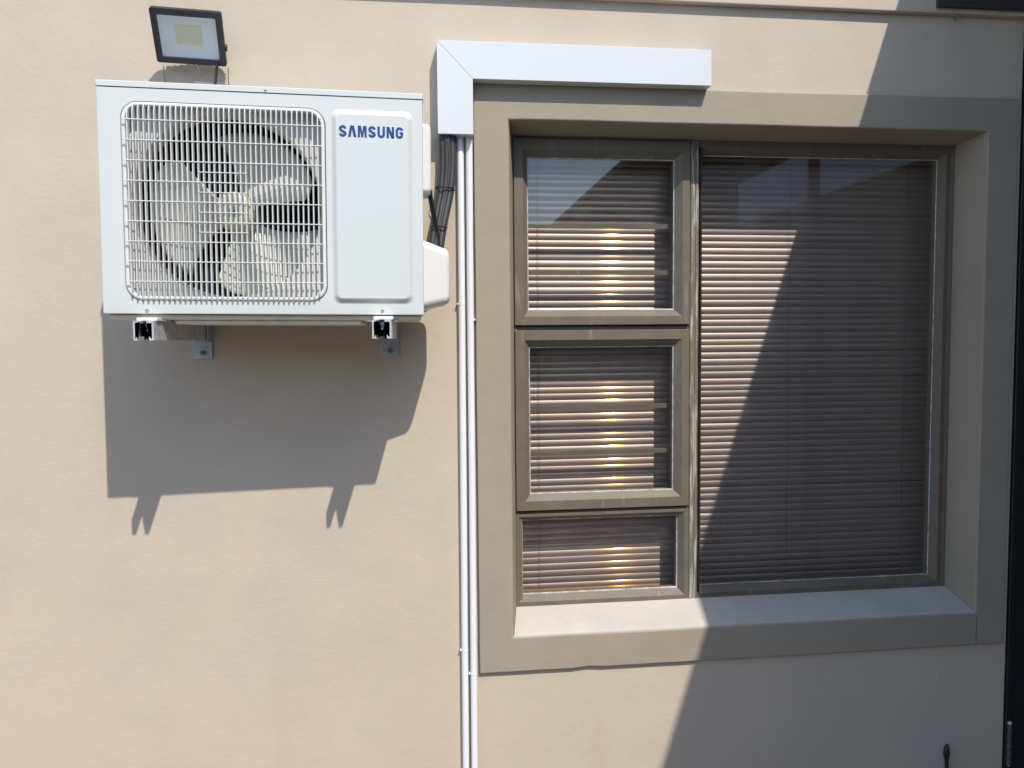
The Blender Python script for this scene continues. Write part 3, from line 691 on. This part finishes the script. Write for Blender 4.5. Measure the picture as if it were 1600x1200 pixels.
# stub of black cable at the foot of the wall
st = thing('cable_stub', 'short black cable end standing against the wall below the window', 'cable', (1.495, -0.006, GROUND))
b = B(); tube(b, spline([(1.4965, -0.010, GROUND), (1.497, -0.009, -1.40), (1.4960, -0.008, -1.26), (1.4945, -0.008, -1.225)]), [0.0048]*24+[0.0048], 10); obj('cable_core', b, M_black, st, smooth=True)
b = B(); tube(b, [(1.4945, -0.008, -1.232), (1.4935, -0.009, -1.215), (1.4945, -0.008, -1.196), (1.4965, -0.008, -1.188)], [0.0055, 0.0090, 0.0065, 0.002], 10); obj('cable_tip', b, M_black, st, smooth=True)
b = B(); tube(b, [(1.494, -0.009, -1.214), (1.483, -0.009, -1.2135)], [0.0016, 0.0008], 6); tube(b, [(1.4945, -0.008, -1.198), (1.490, -0.010, -1.184)], [0.0016, 0.0007], 6); obj('cable_wire', b, M_black, st)

# ------------------------------------------------------------------ canopy over the door side (casts the diagonal shade), posts
cp = thing('canopy', 'dark flat canopy projecting from the house above the door', 'canopy', (1.9, -2.3, GROUND))
CX0, CX1, CY0, CY1 = 1.395, 2.60, -9.0, 0.0
b = B(); prism(b, [(CX0, 1.195), (CX1, 1.262), (CX1, 1.312), (CX0, 1.250)], CY0, CY1); obj('roof_slab', b, M_canopy, cp)
b = B(); prism(b, [(CX0+0.002, 0.8905), (CX1, 0.8905), (CX1, 1.258), (CX0+0.002, 1.191)], -0.034, -0.0225); obj('ledger_beam', b, M_canopy, cp)
for y in (-2.58, -3.90, -6.4, -8.9):
    b = B(); box(b, 2.535, 2.590, y-0.03, y+0.03, GROUND, 1.2535, 0.003); obj('post', b, M_canopy, cp)
b = B(); box(b, 2.55, 2.575, -8.85, -3.95, 0.885, 1.25); obj('side_panel', b, M_canopy, cp)
# boundary wall on the right, seen only in the glass, and the house opposite
bw = thing('boundary_wall', 'plastered boundary wall reflected in the wide window pane', 'wall', (2.7, -4, GROUND))
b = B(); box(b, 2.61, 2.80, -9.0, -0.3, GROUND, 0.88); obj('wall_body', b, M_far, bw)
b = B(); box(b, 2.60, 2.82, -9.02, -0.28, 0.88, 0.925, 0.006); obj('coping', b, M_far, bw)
nh = thing('neighbour_house', 'neighbouring house reflected in the window glass', 'house', (-2.8, -9.6, GROUND))
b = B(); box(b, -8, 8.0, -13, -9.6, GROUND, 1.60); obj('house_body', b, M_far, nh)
b = B(); box(b, -8.15, 8.1, -13.2, -9.45, 1.60, 1.76, 0.01); obj('roof_edge', b, M_canopy, nh)
for x in (-5.2, -2.4, 0.6):
    b = B(); box(b, x, x+1.2, -9.62, -9.55, -0.7, 0.5, 0.006); w2 = obj('house_window', b, M_frame, nh)
    b = B(); box(b, x+0.06, x+1.14, -9.548, -9.544, -0.64, 0.44); obj('house_pane', b, M_dark, w2)

nw = thing('added_blue_building', 'unseen pale blue building block, added to dim the sky patch reflected in the wide pane', 'building', (6.5, -7, GROUND))  # added out of view: dims the sky mirrored in the wide pane
b = B(); box(b, 4.4, 9.0, -14.0, -0.6, GROUND, 4.4); obj('building_body', b, M_bluewall, nw)
b = B(); box(b, 4.3, 9.1, -14.1, -0.5, 4.4, 4.52, 0.01); obj('roof_edge', b, M_canopy, nw)
